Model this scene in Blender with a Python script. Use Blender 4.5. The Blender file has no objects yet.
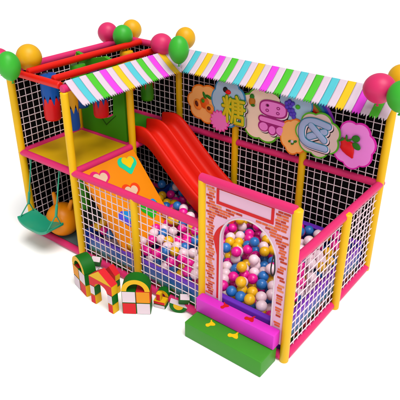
import bpy, bmesh, math, random
from mathutils import Vector, Matrix
from mathutils.geometry import tessellate_polygon
random.seed(7)
PI = math.pi
sc = bpy.context.scene
COL = sc.collection

# ------------------------------------------------------------------ materials
def lin(c):
    c /= 255.0
    return c / 12.92 if c <= 0.04045 else ((c + 0.055) / 1.055) ** 2.4
def col(r, g, b, k=0.70):
    return (lin(r) * k, lin(g) * k, lin(b) * k, 1)
MATS = {}
def mat(name, rgb, rough=0.42, bump=0.05, scale=60, var=0.08, k=0.70, coat=0.0, spec=0.22, big=3.0):
    if name in MATS: return MATS[name]
    m = bpy.data.materials.new(name); m.use_nodes = True
    nt = m.node_tree; b = nt.nodes['Principled BSDF']
    tc = nt.nodes.new('ShaderNodeTexCoord')
    n1 = nt.nodes.new('ShaderNodeTexNoise'); n1.inputs['Scale'].default_value = big; n1.inputs['Detail'].default_value = 5
    nt.links.new(tc.outputs['Object'], n1.inputs['Vector'])
    mx = nt.nodes.new('ShaderNodeMix'); mx.data_type = 'RGBA'
    c = col(*rgb, k)
    mx.inputs[6].default_value = tuple(min(1, x * (1 - var)) for x in c[:3]) + (1,)
    mx.inputs[7].default_value = tuple(min(1, x * (1 + var)) for x in c[:3]) + (1,)
    nt.links.new(n1.outputs['Fac'], mx.inputs[0]); nt.links.new(mx.outputs[2], b.inputs['Base Color'])
    n2 = nt.nodes.new('ShaderNodeTexNoise'); n2.inputs['Scale'].default_value = scale; n2.inputs['Detail'].default_value = 3
    nt.links.new(tc.outputs['Object'], n2.inputs['Vector'])
    bp = nt.nodes.new('ShaderNodeBump'); bp.inputs['Strength'].default_value = bump; bp.inputs['Distance'].default_value = 0.01
    nt.links.new(n2.outputs['Fac'], bp.inputs['Height']); nt.links.new(bp.outputs['Normal'], b.inputs['Normal'])
    mr = nt.nodes.new('ShaderNodeMapRange'); mr.inputs[3].default_value = rough - 0.06; mr.inputs[4].default_value = rough + 0.08
    nt.links.new(n1.outputs['Fac'], mr.inputs[0]); nt.links.new(mr.outputs[0], b.inputs['Roughness'])
    b.inputs['Specular IOR Level'].default_value = spec
    b.inputs['Coat Weight'].default_value = coat; b.inputs['Coat Roughness'].default_value = 0.15
    MATS[name] = m; return m

M_post   = mat('yellow_vinyl', (254, 199, 4), k=0.74)
M_pink   = mat('pink_vinyl', (236, 48, 118))
M_redp   = mat('red_vinyl', (240, 24, 4))
M_slide  = mat('slide_plastic', (236, 26, 2), rough=0.5, bump=0.015, spec=0.2)
M_cord   = mat('net_cord', (250, 228, 236), k=0.8, rough=0.7, bump=0.2, scale=200)
M_black  = mat('black_sheet', (9, 8, 9), rough=0.85, bump=0.05, spec=0.1)
M_decky  = mat('yellow_deck', (236, 186, 6), rough=0.5)
M_deckg  = mat('green_vinyl', (64, 164, 16), rough=0.5)
M_ramp   = mat('orange_vinyl', (255, 148, 2), rough=0.45)
M_white  = mat('white_fabric', (246, 224, 242), k=0.62, rough=0.7, bump=0.12, scale=120)
M_cyan   = mat('cyan_fabric', (90, 208, 222), rough=0.7, bump=0.12, scale=120)
M_yelf   = mat('yellow_fabric', (255, 208, 30), rough=0.7, bump=0.12, scale=120)
M_mag    = mat('magenta_fabric', (246, 70, 236), rough=0.7, bump=0.12, scale=120)
M_grnf   = mat('green_fabric', (84, 208, 50), rough=0.7, bump=0.12, scale=120)
M_bpink  = mat('pink_balloon', (232, 44, 110), rough=0.42, bump=0.0, spec=0.3)
M_bgreen = mat('green_balloon', (60, 190, 50), rough=0.42, bump=0.0, spec=0.3)
M_byel   = mat('yellow_balloon', (246, 184, 2), rough=0.42, bump=0.0, spec=0.3)
M_bagblue = mat('blue_vinyl', (6, 84, 172), rough=0.4)
M_bagred = mat('bag_red_vinyl', (238, 18, 24), rough=0.4)
M_bagyel = mat('bag_yellow_vinyl', (244, 176, 14), rough=0.4)
M_baggrn = mat('bag_green_vinyl', (60, 160, 22), rough=0.4)
M_teal   = mat('teal_plastic', (26, 160, 124), rough=0.3, bump=0.02, spec=0.5)
M_hop    = mat('orange_rubber', (255, 150, 6), rough=0.35, bump=0.02)
M_stepm  = mat('magenta_vinyl', (236, 52, 214), rough=0.42)
M_stepg  = mat('step_green_vinyl', (66, 158, 40), rough=0.42)
M_panel  = mat('pale_pink_panel', (250, 198, 226), rough=0.5)
M_red    = mat('red_print', (228, 22, 26), rough=0.5)
M_yprint = mat('yellow_print', (255, 216, 6), rough=0.5)
M_brick1 = mat('brick_orange', (240, 106, 56), rough=0.6)
M_brick2 = mat('brick_red', (206, 66, 36), rough=0.6)
M_brick3 = mat('brick_light', (246, 146, 96), rough=0.6)
M_purple = mat('purple_vinyl', (120, 50, 205), rough=0.4)
M_foamr  = mat('foam_red', (230, 26, 40), rough=0.55)
M_foamy  = mat('foam_yellow', (248, 192, 14), rough=0.55)
M_foamg  = mat('foam_green', (4, 112, 18), rough=0.55)
M_foamw  = mat('foam_white', (240, 220, 230), rough=0.55)
M_foamo  = mat('foam_orange', (246, 156, 10), rough=0.55)
M_matt   = mat('floor_mat', (90, 110, 110), rough=0.6)
M_dark   = mat('dark_plastic', (30, 26, 30), rough=0.4)
BALLM = {
 'magenta': mat('ball_magenta', (236, 10, 150), rough=0.3, k=0.82, bump=0.0, spec=0.5, var=0.12),
 'blue':    mat('ball_blue', (36, 114, 192), rough=0.3, k=0.82, bump=0.0, spec=0.5, var=0.12),
 'yellow':  mat('ball_yellow', (244, 186, 10), rough=0.3, k=0.82, bump=0.0, spec=0.5, var=0.12),
 'white':   mat('ball_white', (244, 214, 226), rough=0.3, k=0.82, bump=0.0, spec=0.5, var=0.05)}

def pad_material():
    # pit padding: purple cap, blue, teal, then a strip of multicolour patches (by object height)
    m = bpy.data.materials.new('banded_pad'); m.use_nodes = True
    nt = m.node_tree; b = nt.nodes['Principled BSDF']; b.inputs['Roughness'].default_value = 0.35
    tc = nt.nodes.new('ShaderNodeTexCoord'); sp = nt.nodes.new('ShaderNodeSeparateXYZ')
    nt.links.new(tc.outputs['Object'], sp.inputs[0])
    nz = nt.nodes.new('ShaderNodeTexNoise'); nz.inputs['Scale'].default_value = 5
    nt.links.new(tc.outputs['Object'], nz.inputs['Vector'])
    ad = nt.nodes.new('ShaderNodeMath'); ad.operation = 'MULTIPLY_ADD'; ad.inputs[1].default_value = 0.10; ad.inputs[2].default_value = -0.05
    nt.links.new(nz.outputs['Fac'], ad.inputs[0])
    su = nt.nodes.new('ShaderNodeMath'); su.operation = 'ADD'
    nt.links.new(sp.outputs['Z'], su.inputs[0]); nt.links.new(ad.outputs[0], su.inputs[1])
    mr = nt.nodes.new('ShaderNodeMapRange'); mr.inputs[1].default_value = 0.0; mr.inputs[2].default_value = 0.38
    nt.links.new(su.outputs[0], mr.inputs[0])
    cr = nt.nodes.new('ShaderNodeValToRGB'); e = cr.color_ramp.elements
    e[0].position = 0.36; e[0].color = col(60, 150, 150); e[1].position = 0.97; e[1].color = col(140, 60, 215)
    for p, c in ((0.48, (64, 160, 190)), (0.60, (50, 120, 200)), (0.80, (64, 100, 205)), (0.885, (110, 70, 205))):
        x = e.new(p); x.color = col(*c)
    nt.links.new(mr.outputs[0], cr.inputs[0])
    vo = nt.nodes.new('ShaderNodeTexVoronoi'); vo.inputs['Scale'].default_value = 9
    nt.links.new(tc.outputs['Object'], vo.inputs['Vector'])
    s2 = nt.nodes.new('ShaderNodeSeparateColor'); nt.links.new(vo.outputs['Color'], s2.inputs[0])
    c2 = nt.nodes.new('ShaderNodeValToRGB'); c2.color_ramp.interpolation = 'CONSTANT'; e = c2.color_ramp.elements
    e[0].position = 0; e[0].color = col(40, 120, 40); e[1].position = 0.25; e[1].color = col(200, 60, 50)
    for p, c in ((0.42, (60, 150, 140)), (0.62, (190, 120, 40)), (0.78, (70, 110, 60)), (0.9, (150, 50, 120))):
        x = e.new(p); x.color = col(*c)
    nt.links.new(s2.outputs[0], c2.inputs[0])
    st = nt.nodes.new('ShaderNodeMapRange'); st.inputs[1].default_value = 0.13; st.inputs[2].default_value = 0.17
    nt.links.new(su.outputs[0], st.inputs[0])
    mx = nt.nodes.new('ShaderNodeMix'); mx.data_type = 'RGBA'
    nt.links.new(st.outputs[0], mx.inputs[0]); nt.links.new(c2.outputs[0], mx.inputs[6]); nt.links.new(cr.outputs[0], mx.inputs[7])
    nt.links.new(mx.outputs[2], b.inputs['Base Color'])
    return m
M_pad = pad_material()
M_padblue = mat('pad_blue_vinyl', (22, 62, 168), rough=0.4)

# ------------------------------------------------------------------ object helpers
def link(name, bm, mats, parent=None, smooth=None, loc=None):
    me = bpy.data.meshes.new(name)
    bmesh.ops.recalc_face_normals(bm, faces=bm.faces[:])
    bm.to_mesh(me); bm.free()
    o = bpy.data.objects.new(name, me); COL.objects.link(o)
    for m in (mats if isinstance(mats, (list, tuple)) else [mats]): me.materials.append(m)
    if smooth is not None:
        me.polygons.foreach_set('use_smooth', [True] * len(me.polygons))
        if smooth < 180:
            try: me.set_sharp_from_angle(angle=math.radians(smooth))
            except Exception: pass
    if parent: o.parent = parent
    if loc: o.location = loc
    return o
def tag(o, label, cat, group=None, kind=None):
    o['label'] = label; o['category'] = cat
    if group: o['group'] = group
    if kind: o['kind'] = kind
    return o
def thing(name, label, cat, loc=(0, 0, 0), rz=0, group=None):
    o = bpy.data.objects.new(name, None); COL.objects.link(o)
    o.empty_display_size = 0.1
    o.location = loc; o.rotation_euler = (0, 0, rz)
    return tag(o, label, cat, group)

def tube(bm, pts, r, seg=20, closed=False, cap=True, flat=None, mi=0, round_ends=False):
    """swept tube along pts; flat=(axis,scale) squashes the section along an axis"""
    pts = [Vector(p) for p in pts]; n = len(pts)
    rad = r if isinstance(r, (list, tuple)) else [r] * n
    if round_ends and not closed:
        d0 = (pts[0] - pts[1]).normalized(); d1 = (pts[-1] - pts[-2]).normalized()
        A, RA, B, RB = [], [], [], []
        for a in (80, 60, 40, 20):
            A.append(pts[0] + d0 * rad[0] * math.sin(math.radians(a))); RA.append(rad[0] * math.cos(math.radians(a)))
        for a in (20, 40, 60, 80):
            B.append(pts[-1] + d1 * rad[-1] * math.sin(math.radians(a))); RB.append(rad[-1] * math.cos(math.radians(a)))
        pts = A + pts + B; rad = RA + list(rad) + RB; n = len(pts)
    rings = []; up = None
    for i, p in enumerate(pts):
        if closed: t = (pts[(i + 1) % n] - pts[i - 1]).normalized()
        else: t = (pts[min(i + 1, n - 1)] - pts[max(i - 1, 0)]).normalized()
        if up is None:
            up = t.orthogonal().normalized()
        up = (up - t * up.dot(t)).normalized()
        sd = t.cross(up)
        ring = []
        for k in range(seg):
            a = 2 * PI * k / seg
            q = up * math.cos(a) * rad[i] + sd * math.sin(a) * rad[i]
            if flat:
                ax, s = flat; q[ax] *= s
            ring.append(bm.verts.new(p + q))
        rings.append(ring)
    m = n if closed else n - 1
    for i in range(m):
        A, B = rings[i], rings[(i + 1) % n]
        for k in range(seg):
            f = bm.faces.new((A[k], A[(k + 1) % seg], B[(k + 1) % seg], B[k])); f.material_index = mi
    if cap and not closed:
        f = bm.faces.new(rings[0][::-1]); f.material_index = mi
        f = bm.faces.new(rings[-1]); f.material_index = mi
def box(bm, x0, x1, y0, y1, z0, z1, bev=0.0, mi=0):
    r = bmesh.ops.create_cube(bm, size=1)
    for v in r['verts']:
        v.co = Vector(((x0 + x1) / 2 + v.co.x * (x1 - x0), (y0 + y1) / 2 + v.co.y * (y1 - y0), (z0 + z1) / 2 + v.co.z * (z1 - z0)))
    fs = set(f for v in r['verts'] for f in v.link_faces)
    for f in fs: f.material_index = mi
    if bev:
        es = list(set(e for v in r['verts'] for e in v.link_edges))
        bmesh.ops.bevel(bm, geom=es, offset=bev, segments=3, affect='EDGES', profile=0.5)
def prism(bm, outline, y0, y1, holes=(), mi=0, side_mi=None, to=None):
    """outline in (u,v); extruded from depth y0 (front, seen) to y1 (back); to(u,v,d) -> 3D"""
    to = to or (lambda u, v, d: Vector((u, d, v)))
    loops = [list(outline)] + [list(h) for h in holes]
    flat = [p for l in loops for p in l]
    tri = tessellate_polygon([[Vector((u, v, 0)) for u, v in l] for l in loops])
    F = [bm.verts.new(to(u, v, y0)) for u, v in flat]; Bk = [bm.verts.new(to(u, v, y1)) for u, v in flat]
    for a, b, c in tri:
        f = bm.faces.new((F[a], F[b], F[c])); f.material_index = mi
        f = bm.faces.new((Bk[c], Bk[b], Bk[a])); f.material_index = mi
    i = 0
    for l in loops:
        n = len(l)
        for k in range(n):
            a, b = i + k, i + (k + 1) % n
            f = bm.faces.new((F[a], F[b], Bk[b], Bk[a])); f.material_index = mi if side_mi is None else side_mi
        i += n
def ellipsoid(bm, c, r, seg=24, rings=14, mi=0, rot=None):
    res = bmesh.ops.create_uvsphere(bm, u_segments=seg, v_segments=rings, radius=1)
    for v in res['verts']:
        p = Vector((v.co.x * r[0], v.co.y * r[1], v.co.z * r[2]))
        if rot: p = rot @ p
        v.co = p + Vector(c)
    for f in set(f for v in res['verts'] for f in v.link_faces): f.material_index = mi
def ell2(cx, cz, rx, rz, n=28, rot=0):
    return [(cx + rx * math.cos(t) * math.cos(rot) - rz * math.sin(t) * math.sin(rot),
             cz + rx * math.cos(t) * math.sin(rot) + rz * math.sin(t) * math.cos(rot)) for t in (2 * PI * k / n for k in range(n))]
def lobes(cx, cz, rx, rz, n, depth=0.16, ph=0.0, per=14):
    out = []; N = n * per
    for k in range(N):
        t = 2 * PI * k / N
        s = 1 - depth * (1 - abs(math.sin(n * t / 2 + ph)) ** 0.75)
        out.append((cx + rx * s * math.cos(t), cz + rz * s * math.sin(t)))
    return out

# ------------------------------------------------------------------ dimensions (metres)
X0, XB, XP, XD, XE = 0.0, 1.08, 2.16, 3.205, 4.33
Y0, YC, YF, YG = 0.0, 1.1, 1.156, 2.15
XI, XJ = 2.132, 3.237
ZD, ZU, ZT, ZB = 1.30, 1.885, 2.457, 0.05
R = 0.051

# ------------------------------------------------------------------ setting
bm = bmesh.new()
bmesh.ops.create_grid(bm, x_segments=1, y_segments=1, size=60)
fl = link('floor', bm, mat('white_floor', (252, 252, 252), rough=0.9, bump=0.0, var=0.0, k=0.97, spec=0.1)); fl['kind'] = 'structure'

# ------------------------------------------------------------------ the pipe frame
frame = thing('playground_frame', 'big frame of yellow padded posts and pink pipes with white netting on all sides', 'playground frame', (2.16, 1.07, 0))
OFF = Vector((2.16, 1.07, 0))
def fpart(name, bm, m, smooth=40):
    for v in bm.verts: v.co -= OFF
    return link(name, bm, m, frame, smooth)
def post(x, y, z1, z0=0.0):
    bm = bmesh.new(); tube(bm, [(x, y, z0), (x, y, z0 + .01), (x, y, z1 - .012), (x, y, z1)], [R - .004, R, R, R - .012], 28)
    fpart('post', bm, M_post)
def rail(a, b, m=M_pink, r=R - .002, name='rail'):
    a, b = Vector(a), Vector(b); d = (b - a).normalized()
    bm = bmesh.new(); tube(bm, [a, a + d * .012, b - d * .012, b], [r - .012, r, r, r - .012], 28)
    return fpart(name, bm, m)
for x, y, z in ((X0, Y0, ZT), (XB, Y0, ZT - .075), (XP, Y0, ZD), (XD, Y0, ZU - .01), (XE, Y0, ZU + .02), (XE + .034, YF, ZD + .042),
                (XE, YG, ZT), (X0, YG, ZT), (XB, YG, ZT - .03), (XI, YG, ZT - .04), (XJ, YG, ZT - .04), (XB, YC, ZT - .04), (X0, YC, ZT)):
    post(x, y, z)
e = .035
rail((X0 - .03, Y0, ZD), (XD - e, Y0, ZD))
rail((XD - .035, Y0, ZU), (XE - .01, Y0, ZU))
rail((XE, Y0 + e, ZD), (XE, YG + .06, ZD))
for a, b in ((X0, XB), (XB, XI), (XI, XJ), (XJ, XE)):
    rail((a + e, YG, ZD), (b - e, YG, ZD)); rail((a, YG, ZT + .02 if b == XB else ZT - .035), (b, YG, ZT + .02 if b == XB else ZT - .035)); rail((a + e, YG, ZB), (b - e, YG, ZB))
for a, b in ((Y0, YC), (YC, YG)):
    rail((X0, a + e, ZD), (X0, b - e, ZD)); rail((X0, a, ZT), (X0, b, ZT)); rail((X0, a + e, ZB), (X0, b - e, ZB))
    rail((XB, a + e, ZD), (XB, b - e, ZD)); rail((XB, a - .03, ZT - .035), (XB, b, ZT - .035))
rail((X0 + e, YC, ZD), (XB - e, YC, ZD))
for a, b in ((X0, XB), (XB, XP), (XP, XD), (XD, XE)): rail((a + e, Y0, ZB), (b - e, Y0, ZB))
for a, b in ((Y0, YF), (YF, YG)): rail((XE, a + e, ZB), (XE, b - e if b < 2 else b + .02, ZB))
# red pipes over the tower
rail((X0 + .06, Y0, ZT - .005), (XB - .05, Y0, ZT - .005), M_redp, R - .004)
rail((.36, Y0 + .03, ZT + .035), (.37, YG - .05, ZT + .035), M_redp, R - .006)
rail((.86, Y0 + .03, ZT + .035), (.885, YG - .05, ZT + .035), M_redp, R - .006)

CELL = 0.1; RC = 0.0060
def net(fixed, axis, a0, a1, z0, z1):
    """cord net in the plane x=fixed ('x') or y=fixed ('y')"""
    bm = bmesh.new()
    P = (lambda u, z, d: (fixed + d, u, z)) if axis == 'x' else (lambda u, z, d: (u, fixed + d, z))
    n = round((a1 - a0) / CELL); m = round((z1 - z0) / CELL)
    def sag(u, z):
        return 0.004 * math.sin(u * 9.1 + z * 3.3), 0.004 * math.sin(z * 8.7 + u * 4.1)
    for i in range(1, n):
        u = a0 + (a1 - a0) * i / n
        pts = []
        for j in range(m + 1):
            z = z0 + (z1 - z0) * j / m; du, dz = sag(u, z); w = math.sin(PI * j / m) ** .3 if 0 < j < m else 0
            pts.append(P(u + du * w, z, -.004))
        tube(bm, pts, RC, 6)
    for j in range(1, m):
        z = z0 + (z1 - z0) * j / m
        pts = []
        for i in range(n + 1):
            u = a0 + (a1 - a0) * i / n; du, dz = sag(u, z); w = 1 if 0 < i < n else 0
            pts.append(P(u, z + dz * w, .004))
        tube(bm, pts, RC, 6)
    return fpart('net', bm, M_cord, 60)
for z0, z1 in ((ZB, ZD), (ZD, ZT)):
    net(X0, 'x', Y0, YC, z0, z1); net(X0, 'x', YC, YG, z0, z1)
    for a, b in ((X0, XB), (XB, XI), (XI, XJ), (XJ, XE)): net(YG, 'y', a, b, z0, z1)
net(Y0, 'y', XB, XP, ZB, ZD); net(Y0, 'y', XP, XD, ZB, ZD)
net(XE, 'x', Y0, YF, ZB, ZD); net(XE, 'x', YF, YG, ZB, ZD)
# black sheets hung behind the back and left nets
bm = bmesh.new(); box(bm, -.028, XE - .03, YG + .02, YG + .026, ZB, ZT); fpart('backing_sheet', bm, M_black)
bm = bmesh.new(); box(bm, -.026, -.02, Y0 + .03, YG + .018, ZB, ZT); fpart('backing_sheet', bm, M_black)
# decks of the tower
bm = bmesh.new(); box(bm, .03, XB - .03, .03, YC - .03, ZD - .06, ZD + .012, .01); o = fpart('deck', bm, M_decky); o['label'] = 'mustard yellow padded deck at the front of the tower'
bm = bmesh.new(); box(bm, .03, XB - .03, YC + .03, YG - .03, ZD - .06, ZD + .012, .01); o = fpart('deck', bm, M_deckg); o['label'] = 'green padded deck at the top of the slide'

# ------------------------------------------------------------------ green tower wall with a window
gw = thing('tower_wall', 'green padded wall with a cut out window standing on the yellow deck', 'wall', (.54, YC, ZD))
bm = bmesh.new()
out = [(-.46, .05), (.46, .05), (.46, 1.13), (.12, 1.22), (-.20, 1.14), (-.46, 1.20)]
hole = [(-.06, .62), (-.06, .38), (.02, .30), (.12, .345), (.21, .40), (.235, .64), (.13, .72), (.02, .71)]
prism(bm, out, -.03, .03, [hole])
w = link('wall_panel', bm, M_deckg, gw)
bm = bmesh.new(); prism(bm, [(-.15, .43), (.06, .215), (.27, .40), (.27, .41), (.06, .23), (-.145, .44)], -.036, -.029); link('window_trim', bm, mat('dark_green_vinyl', (24, 84, 10), rough=.5), gw)

# ------------------------------------------------------------------ climbing ramp with hearts
ramp = thing('climbing_ramp', 'orange padded ramp printed with hearts sloping down from the yellow deck', 'ramp', (1.10, .06, 0))
SL = 1.27; ang = math.atan(SL); ca, sa = math.cos(ang), math.sin(ang)
def on_ramp(u, s, d):       # u across (y), s down the slope from the deck edge, d above the surface (negative = proud)
    x = 0.0 + s * ca; z = 1.305 - s * sa
    return Vector((x - d * sa, u, z - d * ca))
bm = bmesh.new()
prism(bm, [(.03, .0), (1.01, .0), (1.01, 1.30), (.03, 1.30)], 0, .06, to=on_ramp)
rb = link('ramp_board', bm, M_ramp, ramp)
bmm = rb.modifiers.new('bevel', 'BEVEL'); bmm.width = .012; bmm.segments = 3; bmm.limit_method = 'ANGLE'
def heart(u, s, size, rot, layers, lab):
    base = []
    right = [(.46 + .5 * math.cos(math.radians(a)), .30 + .5 * math.sin(math.radians(a))) for a in range(156, -44, -10)] + [(.50, -.30), (.22, -.60), (.10, -.70)]
    base = right + [(0, -.735)] + [(-x, y) for x, y in right[:0:-1]]
    h = None
    for i, (du, ds, k, m) in enumerate(layers):
        bm = bmesh.new()
        pts = []
        for hx, hy in base:
            a = hx * math.cos(rot) - hy * math.sin(rot); b = hx * math.sin(rot) + hy * math.cos(rot)
            pts.append((u + du + a * size * k, s + ds - b * size * k))
        prism(bm, pts, -.004 - .003 * i, .001 if i == 0 else -.003 - .003 * (i - 1) + .001, to=on_ramp)
        o = link('heart' if i == 0 else 'heart_centre', bm, m, ramp if i == 0 else h)
        if i == 0: h = o; o['label'] = lab
def rs(x, z): return math.hypot(x - 1.10, 1.305 - z)
M_mint = mat('mint_print', (20, 224, 170), rough=.5); M_beige = mat('beige_print', (240, 205, 170), rough=.5)
M_hpink = mat('pink_print', (240, 30, 120), rough=.5); M_hor = mat('vermilion_print', (250, 70, 10), rough=.5)
M_hblue = mat('violet_print', (90, 80, 230), rough=.5); M_hcy = mat('sky_print', (20, 150, 230), rough=.5); M_hgr = mat('leaf_print', (20, 190, 30), rough=.5)
heart(.775, .20, .168, -.22, [(0, .02, 1.0, M_mint), (.025, -.02, .64, M_yprint)], 'mint green heart with a yellow centre')
heart(.25, .235, .165, -.22, [(0, .0, 1.0, M_hpink), (.0, .0, .72, M_beige)], 'pink heart with a beige centre')
heart(.605, .57, .16, -.22, [(0, .0, 1.0, M_hor), (.0, .0, .70, M_beige)], 'vermilion heart with a beige centre')
heart(.336, .87, .16, -.22, [(0, .0, 1.0, M_hblue), (.03, -.03, .66, M_hcy)], 'violet heart with a sky blue centre')
heart(.74, .91, .17, -.22, [(0, .0, 1.0, M_hgr), (.05, -.06, .60, M_hcy)], 'leaf green heart with a blue centre')

# ------------------------------------------------------------------ double slide
sl = thing('double_slide', 'shiny red plastic slide with two lanes running from the green deck into the balls', 'slide', (1.0, 1.57, 0))
path = [(-.06, 1.55), (.06, 1.572), (.17, 1.580), (.27, 1.555), (.37, 1.492), (.50, 1.378), (.77, 1.13), (1.0, .935), (1.2, .79), (1.36, .69), (1.5, .635)]
def smooth_path(P, n=6):
    out = []
    for i in range(len(P) - 1):
        p0 = Vector(P[max(i - 1, 0)]); p1 = Vector(P[i]); p2 = Vector(P[i + 1]); p3 = Vector(P[min(i + 2, len(P) - 1)])
        for k in range(n):
            t = k / n
            out.append(.5 * ((2 * p1) + (-p0 + p2) * t + (2 * p0 - 5 * p1 + 4 * p2 - p3) * t * t + (-p0 + 3 * p1 - 3 * p2 + p3) * t ** 3))
    out.append(Vector(P[-1])); return out
sp = smooth_path(path)
prof = [(-.40, -.20), (-.395, -.03), (-.385, -.004), (-.365, 0), (-.345, -.008)]
for lane in (0, 1):
    c = -.178 if lane == 0 else .178
    for k in range(0, 17):
        t = -1 + k / 8
        prof.append((c + t * .155, -.145 * (1 - abs(t) ** 5) - .012 * abs(t)))
    if lane == 0: prof += [(-.012, -.003), (.0, 0), (.012, -.003)]
prof += [(.345, -.008), (.365, 0), (.385, -.004), (.395, -.03), (.40, -.20)]
bm = bmesh.new(); rows = []
for i, q in enumerate(sp):
    t = (sp[min(i + 1, len(sp) - 1)] - sp[max(i - 1, 0)]).normalized(); nx, nz = -t.y, t.x
    rows.append([bm.verts.new((q.x + nx * h, y * .97, q.y + nz * h) if abs(y) < .399 else (q.x, y * .97, q.y - .235)) for y, h in prof])
for A, B in zip(rows, rows[1:]):
    for k in range(len(A) - 1): bm.faces.new((A[k], A[k + 1], B[k + 1], B[k]))
ch = link('chute', bm, M_slide, sl, 60)
so = ch.modifiers.new('solid', 'SOLIDIFY'); so.thickness = .022; so.offset = -1
bm = bmesh.new(); box(bm, .02, .07, -.38, .38, 1.30, 1.36, .01); link('mount_plate', bm, M_slide, sl, 40)

# ------------------------------------------------------------------ striped awnings
AW = .31; ZA = 2.505; ZL = 2.262
def awning(name, label, length, mitre_at, colours, place, end_mitre, flip):
    """u along the awning (0..length), f down the slope (0..1)"""
    root = thing(name, label, 'awning', place(0, 0)[0:3])
    base = Vector(place(0, 0))
    mats = [M_white, M_cyan, M_yelf, M_mag, M_grnf]
    bm = bmesh.new()
    n = len(colours); w = length / n
    def fmax(u):
        if end_mitre == 'end' and u > length - AW: return max(0, (length - u) / AW)
        if end_mitre == 'start' and u < AW: return max(0, u / AW)
        return 1
    for i, c in enumerate(colours):
        T = 6; g = .0022
        prev = None
        us = []
        for k in range(T + 1):
            u = i * w + g + (w - 2 * g) * k / T
            us.append((u, k))
        fs = [-.14, -.06, 0, .08, .35, .65, .885]
        cols = []
        for u, k in us:
            fm = fmax(u); col_ = []
            for f in fs: col_.append(bm.verts.new(Vector(place(u, min(f, fm) if f > 0 else f)) - base))
            tooth = (0 if k % 2 == 0 else .10) if fm >= 1 else 0
            end = fm * (.915 if fm >= 1 else 1) + tooth
            col_.append(bm.verts.new(Vector(place(u, end)) - base)); cols.append(col_)
        for A, B in zip(cols, cols[1:]):
            for j in range(len(fs)):
                vs = [A[j], B[j], B[j + 1], A[j + 1]]
                try:
                    f = bm.faces.new(vs); f.material_index = c
                    if f.calc_area() < 1e-7: bm.faces.remove(f)
                except ValueError: pass
    bmesh.ops.dissolve_degenerate(bm, dist=1e-5, edges=bm.edges[:])
    o = link('striped_canopy', bm, mats, root, 30)
    s = o.modifiers.new('solid', 'SOLIDIFY'); s.thickness = .010; s.offset = 0
    return root
def pl_left(u, f):       # along y at x = XB, hanging towards +x
    y = .03 + u
    if f < 0: return (XB - .045 + .03 * (0 if f < -.1 else 1), y, ZA - .05 + (.0 if f < -.1 else .035))
    return (XB + .0 + AW * f, y, ZA - (ZA - ZL) * f - .012 * math.sin(PI * min(f, 1)))
def pl_right(u, f):      # along x at y = YG, hanging towards -y
    x = XB + u
    if f < 0: return (x, YG + .045 - .03 * (0 if f < -.1 else 1), ZA + .01 - .05 + (.0 if f < -.1 else .035))
    return (x, YG - AW * f, ZA - .01 * 0 - (ZA - ZL + .02 * u / 3) * f - .012 * math.sin(PI * min(f, 1)))
Wc, Cy, Ye, Ma, Gr = 0, 1, 2, 3, 4
awning('tower_awning', 'shorter striped awning with zigzag edge over the side of the tower', 2.12, 1.84,
       [Wc, Cy, Wc, Gr, Wc, Ma, Wc, Ye, Wc, Cy, Wc, Gr, Wc, Ma, Wc, Ye, Wc, Cy, Wc], pl_left, 'end', False)
awning('back_awning', 'long striped awning with zigzag edge along the back wall above the fruit signs', 3.30, 0,
       [Wc, Cy, Wc, Cy, Wc, Ye, Wc, Ma, Wc, Gr, Wc, Cy, Wc, Ye, Wc, Ma, Wc, Gr, Wc, Cy, Wc, Gr, Wc, Cy, Wc, Ye, Wc, Ma, Wc, Gr, Wc], pl_right, 'start', False)

# ------------------------------------------------------------------ balloons
def balloon(label, c, rx, rz, m, tilt=(0, 0), group=None):
    t = thing('balloon', label, 'balloon', c, 0, group)
    t.rotation_euler = (tilt[0], tilt[1], 0)
    bm = bmesh.new()
    N, S = 24, 32; rings = []
    for i in range(N + 1):
        a = PI * i / N; z = math.cos(a); r = math.sin(a)
        k = 1 - .12 * max(0, -z) ** 1.5
        rings.append([bm.verts.new((rx * r * k * math.cos(2 * PI * j / S), rx * r * k * math.sin(2 * PI * j / S), rz * z)) for j in range(S)] if 0 < i < N else [bm.verts.new((0, 0, rz * z))])
    for A, B in zip(rings, rings[1:]):
        for j in range(S):
            if len(A) == 1: bm.faces.new((A[0], B[j], B[(j + 1) % S]))
            elif len(B) == 1: bm.faces.new((A[j], A[(j + 1) % S], B[0]))
            else: bm.faces.new((A[j], A[(j + 1) % S], B[(j + 1) % S], B[j]))
    link('skin', bm, m, t, 180)
    bm = bmesh.new(); tube(bm, [(0, 0, -rz + .004), (0, 0, -rz - .012), (0, 0, -rz - .03)], [.012, .008, .02], 12)
    link('knot', bm, m, t, 60)
GB = 'balloons tied to the post tops'
BAL = [
 ('pink balloon at the far left corner, half out of the photo', (-.02, -.10, 2.60), .145, .16, M_bpink),
 ('green balloon in front of the far left yellow post top', (.36, -.22, 2.62), .142, .182, M_bgreen),
 ('yellow balloon behind the green one at the far left', (.15, .23, 2.60), .168, .175, M_byel),
 ('pink balloon at the rearmost corner, left of a green one', (-.09, 1.87, 2.60), .155, .16, M_bpink),
 ('green balloon at the rearmost corner between a pink and a yellow one', (.25, 1.85, 2.60), .150, .168, M_bgreen),
 ('yellow balloon at the rearmost corner, behind a green one', (.05, 2.25, 2.60), .152, .160, M_byel),
 ('pink balloon left of a green one where the two awnings meet', (1.04, 1.83, 2.60), .160, .155, M_bpink),
 ('green balloon hanging over the corner where the two awnings meet', (1.43, 1.74, 2.60), .142, .190, M_bgreen),
 ('yellow balloon behind the green one where the two awnings meet', (1.07, 2.32, 2.60), .150, .165, M_byel),
 ('biggest pink balloon, resting on the right end of the awning', (4.262, 1.80, 2.60), .180, .168, M_bpink),
 ('yellow balloon at the right edge of the photo behind a green one', (4.30, 2.33, 2.60), .150, .160, M_byel),
 ('green balloon at the right edge of the photo beside the biggest pink one', (4.555, 1.67, 2.60), .150, .175, M_bgreen)]
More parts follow.
